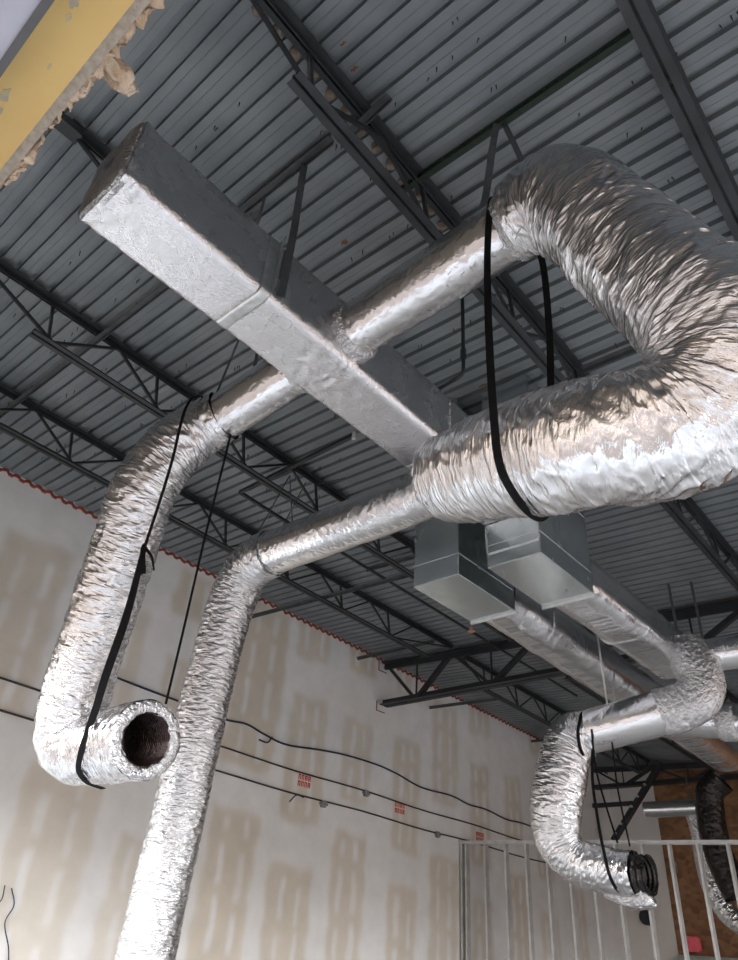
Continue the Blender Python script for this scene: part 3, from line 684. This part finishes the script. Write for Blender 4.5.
# ------------------------------------------------------------------ straps and rods
def strap(name, pts, w, n, mat, label, group=None, step=.03, t=.003, nrm=None):
    p = catmull(pts, step); o = obj(name, ribbon(p, w, n, t), M[mat]); return tag(o, label, 'strap', group)
CAMD = Vector((.55,-.65,-.5))
strap('webbing_strap', [(-1.12,2.13,3.395),(-1.12,2.03,3.375),(-1.125,1.965,3.28),(-1.15,1.95,2.9),(-1.15,1.93,2.47),(-1.145,1.92,2.07),(-1.145,1.93,1.80),(-1.15,1.95,1.66),(-1.155,2.0,1.575),(-1.17,2.15,1.53),(-1.19,2.34,1.56),(-1.2,2.48,1.69)], .034, (.35,-.9,-.25), 'strap_black', 'long black strap slung from the upper branch under the big hose', 'black webbing straps')
strap('webbing_strap', [(-1.1,2.33,3.34),(-1.08,2.41,3.2),(-1.12,2.49,2.8),(-1.15,2.5,2.4),(-1.17,2.48,2.05),(-1.2,2.49,1.75)], .036, (.35,-.9,-.25), 'strap_black', 'black strap behind, hanging inside the loop of the big hose', 'black webbing straps')
strap('webbing_strap', [(-3.55,2.05,3.235),(-3.50,1.90,3.12),(-3.47,1.84,2.97),(-3.48,1.84,2.80),(-3.54,1.88,2.59),(-3.65,1.93,2.34),(-3.80,1.99,2.06)], .02, (.5,-.8,-.3), 'strap_black', 'narrow black strap from the branch to the knot on the left hose', 'black webbing straps')
strap('webbing_strap', [(-3.80,1.99,2.06),(-3.96,2.08,1.67),(-4.09,2.12,1.32),(-4.10,2.12,1.10),(-4.12,2.12,.97),(-4.15,2.13,.86),(-4.20,2.17,.775),(-4.28,2.28,.735),(-4.38,2.46,.735)], lambda f: .036+.02*math.sin(PI*min(1,f*1.3)), (.5,-.8,-.3), 'strap_black', 'wide black strap from the knot down under the left hose', 'black webbing straps')
t = thing('strap_knot', 'knotted black strap ends sticking out on the left hose', 'strap', (-3.87,1.88,2.0))
bm = bmesh.new(); bmesh.ops.create_icosphere(bm, subdivisions=2, radius=.022)
for v in bm.verts: v.co = Vector((v.co.x*1.2, v.co.y*.6, v.co.z))+Vector((-3.80,1.985,2.07))
obj('knot', bm, M['strap_black'], t, True)
obj('tail', ribbon(catmull([(-3.80,1.98,2.06),(-3.77,1.98,1.98),(-3.76,2.01,1.87)], .02), .034, CAMD, .003), M['strap_black'], t)
obj('tail', ribbon(catmull([(-3.80,1.98,2.07),(-3.74,1.98,2.02),(-3.69,2.0,1.96),(-3.66,2.02,1.87)], .02), lambda f: .026*(1-.6*f), CAMD, .003), M['strap_black'], t)
strap('webbing_strap', [(-3.42,2.2,3.04),(-3.50,2.24,2.7),(-3.62,2.30,2.2),(-3.74,2.37,1.6),(-3.80,2.40,1.165)], .016, (.5,-.8,-.3), 'strap_black', 'thin black strap from the branch to the top of the open hose mouth', 'black webbing straps')
strap('webbing_strap', [(-3.10,6.76,2.12),(-3.08,6.6,2.07),(-3.07,6.50,1.95),(-3.08,6.47,1.85),(-3.09,6.50,1.74),(-3.10,6.58,1.67)], .03, (.5,-.8,-.3), 'strap_black', 'short black band round the start of the smaller hose at lower right', 'black webbing straps')
strap('webbing_strap', [(-2.99,6.56,1.72),(-2.97,6.44,1.4),(-2.93,6.38,1.05),(-2.91,6.38,.84),(-2.90,6.42,.66),(-2.90,6.52,.57),(-2.90,6.64,.54)], .026, (.5,-.8,-.3), 'strap_black', 'black strap looping under the smaller hose at lower right', 'black webbing straps')
strap('webbing_strap', [(-2.98,6.56,1.9),(-3.0,6.62,1.5),(-2.96,6.8,.95)], .018, (.5,-.8,-.3), 'strap_black', 'thin second black strap inside the bend of the smaller hose', 'black webbing straps')
strap('webbing_strap', [(-2.86,6.72,1.80),(-2.87,6.74,1.4),(-2.85,6.8,.92)], .016, (.5,-.8,-.3), 'strap_black', 'thin third black strap right of the smaller hose bend', 'black webbing straps')
# metal hangers
def hang(pts, w, n, label): strap('hanger_strap', pts, w, n, 'strap_grey', label, 'galvanised hanger straps', .05, .002)
hang([(-1.175,2.18,4.40),(-1.19,2.12,4.0),(-1.205,2.05,3.5),(-1.21,2.0,3.30),(-1.21,2.0,3.18)], .045, (.3,-.9,-.3), 'grey metal strap left of the black one, running up to the green strut')
hang([(-1.14,2.2,4.40),(-1.06,2.25,3.9),(-1.03,2.26,3.37)], .035, (.3,-.9,-.3), 'shorter grey metal strap from the green strut behind the upper branch')
hang([(-2.38,1.64,4.50),(-2.35,1.63,4.1),(-2.32,1.62,3.7),(-2.305,1.61,3.4),(-2.305,1.61,3.05)], .048, (.9,-.4,-.1), 'grey strap from the deck down the dark side of the trunk duct')
hang([(-2.78,1.64,4.52),(-2.77,1.62,3.9),(-2.77,1.61,3.4)], .03, (.2,-.9,-.1), 'grey strap disappearing behind the trunk duct')
hang([(-3.35,2.2,4.5),(-3.3,2.2,3.4)], .03, (.3,-.9,-.2), 'grey strap between the trunk duct and the left branch, from the deck')
hang([(-3.25,2.1,4.5),(-3.6,2.1,3.22)], .02, (.3,-.9,-.2), 'slanting grey strap rising from the left branch to the deck')
def rod(p, q, r, label, mat='strap_grey'):
    bm = bmesh.new(); cyl(bm, p, q, r, 8); cyl(bm, Vector(q)+(Vector(p)-Vector(q)).normalized()*.02, Vector(q)+(Vector(p)-Vector(q)).normalized()*.045, r*2.2, 6)
    tag(obj('threaded_rod', bm, M[mat]), label, 'rod', 'threaded hanger rods')
rod((-2.86,6.62,4.45), (-2.86,6.72,2.12), .010, 'left metal rod holding the small round branch at lower right', 'galv_edge')
strap('hanger_strap', [(-2.84,6.95,2.55),(-2.85,6.9,2.35),(-2.83,6.86,2.13)], .022, (.3,-.9,-.2), 'galv_edge', 'short bright twisted strap beside the left rod over the small round branch', 'galvanised hanger straps')
rod((-2.80,9.1,4.40), (-2.80,9.1,3.45), .018, 'left of two rods standing above the rear duct')
rod((-2.52,9.15,4.38), (-2.52,9.15,3.2), .018, 'right of two rods standing above the rear duct')
bm = bmesh.new(); cyl(bm, (-1.0,2.06,3.12), (-1.02,2.0,2.93), .005, 6, .003); tag(obj('zip_tie', bm, M['white']), 'white tie end poking out under the upper branch duct', 'cable tie')

# sprinkler head
t = thing('sprinkler_head', 'small copper sprinkler head below the left plenum box', 'sprinkler', (-4.55,6.95,3.38))
c = Vector((-4.42,6.7,3.25))
bm = bmesh.new(); cyl(bm, c, c+Vector((0,0,.06)), .012, 10); obj('stem', bm, M['copper'], t)
bm = bmesh.new(); cyl(bm, c, c+Vector((0,0,-.008)), .045, 16); obj('deflector', bm, M['copper'], t)
bm = bmesh.new(); cyl(bm, c+Vector((0,0,.05)), (c.x, c.y, deckz(c.x, c.y)), .012, 8); obj('drop_pipe', bm, M['steel'], t)

# deck screws poking through
rs = random.Random(11)
bm = bmesh.new(); cyl(bm, (0,0,0), (.003,.002,-.055), .0045, 6, .002); cyl(bm, (0,0,.0), (.001,0,-.006), .008, 6)
sc0 = tag(obj('deck_screw', bm, M['steel']), 'tiny dark screw tip poking down through the ribbed roof deck', 'screw', 'screws through the roof deck')
first = True
for k in range(230):
    x = rs.uniform(-7.9, .6); row = rs.choice((.9,1.35,1.6,1.9,2.3,2.6,3.0,3.3,3.7,4.2,4.8)); y = .1+P*round(row/P)+.08+rs.choice((0,.012))
    z = deckz(x, y)+ZO-.048
    o = sc0 if first else sc0.copy()
    if not first: C.objects.link(o)
    o.location = (x, y, z); o.rotation_euler = (rs.uniform(-.15,.15), rs.uniform(-.15,.15), rs.uniform(0,6)); first = False

# beige foam plugs between the twin chords of the lit joist, rust blooms on the deck
M['foam'] = varied('aged_foam', (.24,.21,.17), (.12,.085,.06), 14, .9, 0, .4, 60)
M['rust'] = varied('rust_stain', (.20,.075,.03), (.10,.045,.025), 25, .85)
rs = random.Random(4)
for k in range(13):
    y = .8+P*k; bm = bmesh.new(); bmesh.ops.create_icosphere(bm, subdivisions=3, radius=.05)
    for v in bm.verts:
        q = v.co*22+Vector((k*3,0,0)); w = 1+.35*noise.noise(q)
        v.co = Vector((v.co.x*1.1*w-1.905, v.co.y*.8*w+y, v.co.z*.55*w+deckz(-1.9,y)-.02))
    tag(obj('foam_plug', bm, M['foam'], smooth=True), 'lumpy beige foam plug in a deck rib along the lit joist', 'foam', 'foam plugs along the lit joist')
for k, (x, y, a, b) in enumerate(((-2.62,2.22,.05,.035),(-1.70,1.30,.03,.03),(-1.66,1.12,.025,.02),(-2.65,4.28,.07,.03))):
    bm = bmesh.new(); vs = []; z = deckz(x, y)-.0025; y = .1+P*round((y-.1)/P)+.08
    for q in range(20):
        th = 2*PI*q/20; w = .75+.6*noise.noise(Vector((math.cos(th)*1.5+k*5, math.sin(th)*1.5, 0))); xx = x+a*w*math.cos(th); yy = y+min(b*.6, .022)*w*math.sin(th); vs.append(bm.verts.new((xx, yy, deckz(xx,yy)-.001)))
    bm.faces.new(vs); o = obj('rust_stain', bm, M['rust'], bpy.data.objects['ceiling']); o['label'] = 'brown rust stain'

# ------------------------------------------------------------------ services on the taped wall
def conduit(z0, z1, label, y0=.3):
    pts = [Vector((XW+.022, y0+(YR-y0)*k/40, z0+(z1-z0)*k/40-.012*math.sin(k*.9))) for k in range(41)]
    return tag(obj('conduit', wire(pts, .013, 8), M['conduit'], smooth=True), label, 'conduit', 'conduits along the taped wall')
conduit(2.36, 2.10, 'upper thin dark conduit running along the taped wall'); conduit(2.02, 1.80, 'lower thin dark conduit running along the taped wall')
def jbox(y, z, label):
    bm = bmesh.new(); box(bm, XW, XW+.05, y-.05, y+.05, z-.05, z+.05); bmesh.ops.bevel(bm, geom=bm.edges[:], offset=.006, segments=2, affect='EDGES')
    for s in (-1,1): cyl(bm, (XW+.03,y+s*.05,z), (XW+.03,y+s*.085,z), .02, 8)
    tag(obj('junction_box', bm, M['boxmat']), label, 'junction box', 'junction boxes on the wall conduits')
jbox(8.6, 1.88, 'junction box on the lower conduit by the leftmost red stencil'); jbox(9.6, 2.21, 'junction box on the upper conduit'); jbox(11.66, 1.86, 'junction box on the lower conduit, the farther one')
bl = [(3.9,2.78),(5.0,2.72),(5.9,2.69),(6.43,2.66),(6.81,2.69),(7.17,2.63),(7.66,2.58),(8.4,2.66),(9.03,2.71),(9.8,2.72),(10.38,2.68),(11.13,2.58),(12.09,2.6),(12.7,2.54),(13.32,2.55),(14.1,2.48),(14.91,2.5),(16.5,2.4)]
tag(obj('blue_cable', wire(catmull([(XW+.03, y, z) for y, z in bl], .05), .015, 8), M['cable'], smooth=True), 'wavy dark blue cable draped along the taped wall above the conduits', 'cable')
tag(obj('loose_cable_end', wire(catmull([(XW+.03,8.15,1.9),(XW+.08,7.95,1.9),(XW+.1,7.8,1.78)], .02), .010, 6), M['cable'], smooth=True), 'short loose wire end at the lower conduit near the red stencil', 'cable')
tag(obj('loose_cable_end', wire(catmull([(XW+.03,7.35,2.62),(XW+.05,7.25,2.52),(XW+.09,7.05,2.51)], .02), .012, 6), M['cable'], smooth=True), 'short cable tail hanging from the wavy blue cable', 'cable')
for (pp_, lb) in (([(4.02,.31),(4.1,.16),(4.06,.0),(4.17,-.2),(4.22,-.33)], 'thin grey wire hanging from a hole low on the taped wall, right one'), ([(3.94,.33),(3.95,.2),(3.88,.1),(3.92,-.02)], 'thin grey wire hanging from a hole low on the taped wall, left one')):
    tag(obj('hanging_wire', wire(catmull([(XW+.03, y, z) for y, z in pp_], .02), .006, 6), M['cable'], smooth=True), lb, 'wire', 'loose wires low on the taped wall')

# ------------------------------------------------------------------ stud wall
t = thing('stud_partition', 'bright galvanised stud framing with a top track, standing at lower right', 'stud wall', (-6,12.4,-1.6))
zt = lambda x: 1.85-(x+8.54)*.026
bm = bmesh.new(); bar(bm, (-8.53,12.42,zt(-8.53)), (-1.5,12.42,zt(-1.5)), .11, .006); bar(bm, (-8.53,12.365,zt(-8.53)-.025), (-1.5,12.365,zt(-1.5)-.025), .004, .05); bar(bm, (-8.53,12.475,zt(-8.53)-.025), (-1.5,12.475,zt(-1.5)-.025), .004, .05)
obj('top_track', bm, M['stud'], t)
bm = bmesh.new(); box(bm, -8.53, -1.5, 12.365, 12.475, -1.6, -1.594); box(bm, -8.53, -1.5, 12.363, 12.367, -1.6, -1.55); obj('bottom_track', bm, M['stud'], t)
sx = [-8.5,-8.40,-7.98,-7.55,-7.13,-6.72,-6.31,-5.89,-5.47,-5.02,-4.58,-4.14,-3.7,-3.28,-2.86,-2.44,-2.02]
for x in sx:
    bm = bmesh.new(); h = zt(x)-.005
    box(bm, x+.034, x+.038, 12.367, 12.473, -1.594, h); box(bm, x, x+.038, 12.365, 12.369, -1.594, h); box(bm, x, x+.038, 12.471, 12.475, -1.594, h)
    box(bm, x, x+.004, 12.369, 12.380, -1.594, h)
    obj('stud', bm, M['stud'], t)

# small things at the rear
def flatthing(name, bm, mat, label, cat): return tag(obj(name, bm, M[mat]), label, cat)
bm = bmesh.new(); box(bm, -7.1,-6.78, 19.3,19.5, .45,.75); bmesh.ops.bevel(bm, geom=bm.edges[:], offset=.03, segments=3, affect='EDGES'); flatthing('alarm_box', bm, 'pink', 'pink-red box on the rear wall behind the studs at bottom right', 'box')
bm = bmesh.new(); cyl(bm, (-7.95,19.5,1.1), (-7.95,19.38,1.1), .17, 24); flatthing('wall_disc', bm, 'navy', 'dark round disc on the pale rear wall section', 'wall fitting')
bm = bmesh.new(); box(bm, -7.3,-5.0, 19.3,19.5, FZ,.38); flatthing('grey_cabinet', bm, 'boxmat', 'long grey metal casing low on the rear wall below the pink box', 'cabinet')
bm = bmesh.new(); box(bm, -7.2,-7.05, 19.4,19.5, 2.05,2.28); flatthing('switch_box', bm, 'boxmat', 'small grey box mounted on the brown strand board', 'box')

# ------------------------------------------------------------------ light
world = bpy.data.worlds.new('World'); bpy.context.scene.world = world; world.use_nodes = True
nt = world.node_tree; bg = nt.nodes['Background']; L = nt.links.new
tc = nd(nt, 'ShaderNodeTexCoord'); sp = nd(nt, 'ShaderNodeSeparateXYZ'); L(tc.outputs['Generated'], sp.inputs[0])
cr = nd(nt, 'ShaderNodeValToRGB'); e = cr.color_ramp.elements
e[0].position = .0; e[0].color = (.20,.16,.13,1); e[1].position = 1; e[1].color = (.62,.78,1.0,1)
a = e.new(.49); a.color = (.11,.085,.068,1); b = e.new(.52); b.color = (.14,.115,.095,1); c_ = e.new(.56); c_.color = (.18,.155,.135,1); d_ = e.new(.59); d_.color = (1.0,1.02,1.05,1)
mr = nd(nt, 'ShaderNodeMapRange'); mr.inputs[1].default_value = -1; mr.inputs[2].default_value = 1; L(sp.outputs[2], mr.inputs[0]); L(mr.outputs[0], cr.inputs[0])
L(cr.outputs[0], bg.inputs['Color']); bg.inputs['Strength'].default_value = 9.0
ld = bpy.data.lights.new('window_portal', 'AREA'); ld.shape = 'RECTANGLE'; ld.size = XR-XW; ld.size_y = 3.5
ld.cycles.is_portal = True
lo = bpy.data.objects.new('window_portal', ld); C.objects.link(lo); lo.location = ((XW+XR)/2, -.03, ZO+.15); lo.rotation_euler = (PI/2, 0, 0)
ld = bpy.data.lights.new('added_side_portal', 'AREA'); ld.shape = 'RECTANGLE'; ld.size = 14; ld.size_y = 4.8  # sky portal for the added, unseen right-hand opening that lifts the interior light
ld.cycles.is_portal = True
lo = bpy.data.objects.new('added_side_portal', ld); C.objects.link(lo); lo.location = (XR+.02, 8.5, ZO+.8); lo.rotation_euler = (PI/2, 0, PI/2)
# ------------------------------------------------------------------ camera
R = [[0.7564173188936871, 0.6509825120590806, 0.06367580915021637], [-0.32401661267430343, 0.4574935538411684, -0.8280778241837226], [-0.5681954543893821, 0.6057403876142209, 0.5569851958752736]]
from mathutils import Matrix
cam = bpy.data.cameras.new('Camera'); co = bpy.data.objects.new('Camera', cam); C.objects.link(co)
cols = [Vector(R[0]), -Vector(R[1]), -Vector(R[2])]
m = Matrix.Identity(4)
for j in range(3):
    for i in range(3): m[i][j] = cols[j][i]
m.translation = Vector((0, 0, ZO)); co.matrix_world = m
cam.sensor_fit = 'HORIZONTAL'; cam.sensor_width = 36; cam.lens = 36*700/738; cam.clip_start = .02
sc = bpy.context.scene; sc.camera = co
sc.view_settings.view_transform = 'Standard'; sc.view_settings.look = 'None'; sc.view_settings.gamma = 1; sc.view_settings.use_curve_mapping = False
sc.view_settings.exposure = 0.6
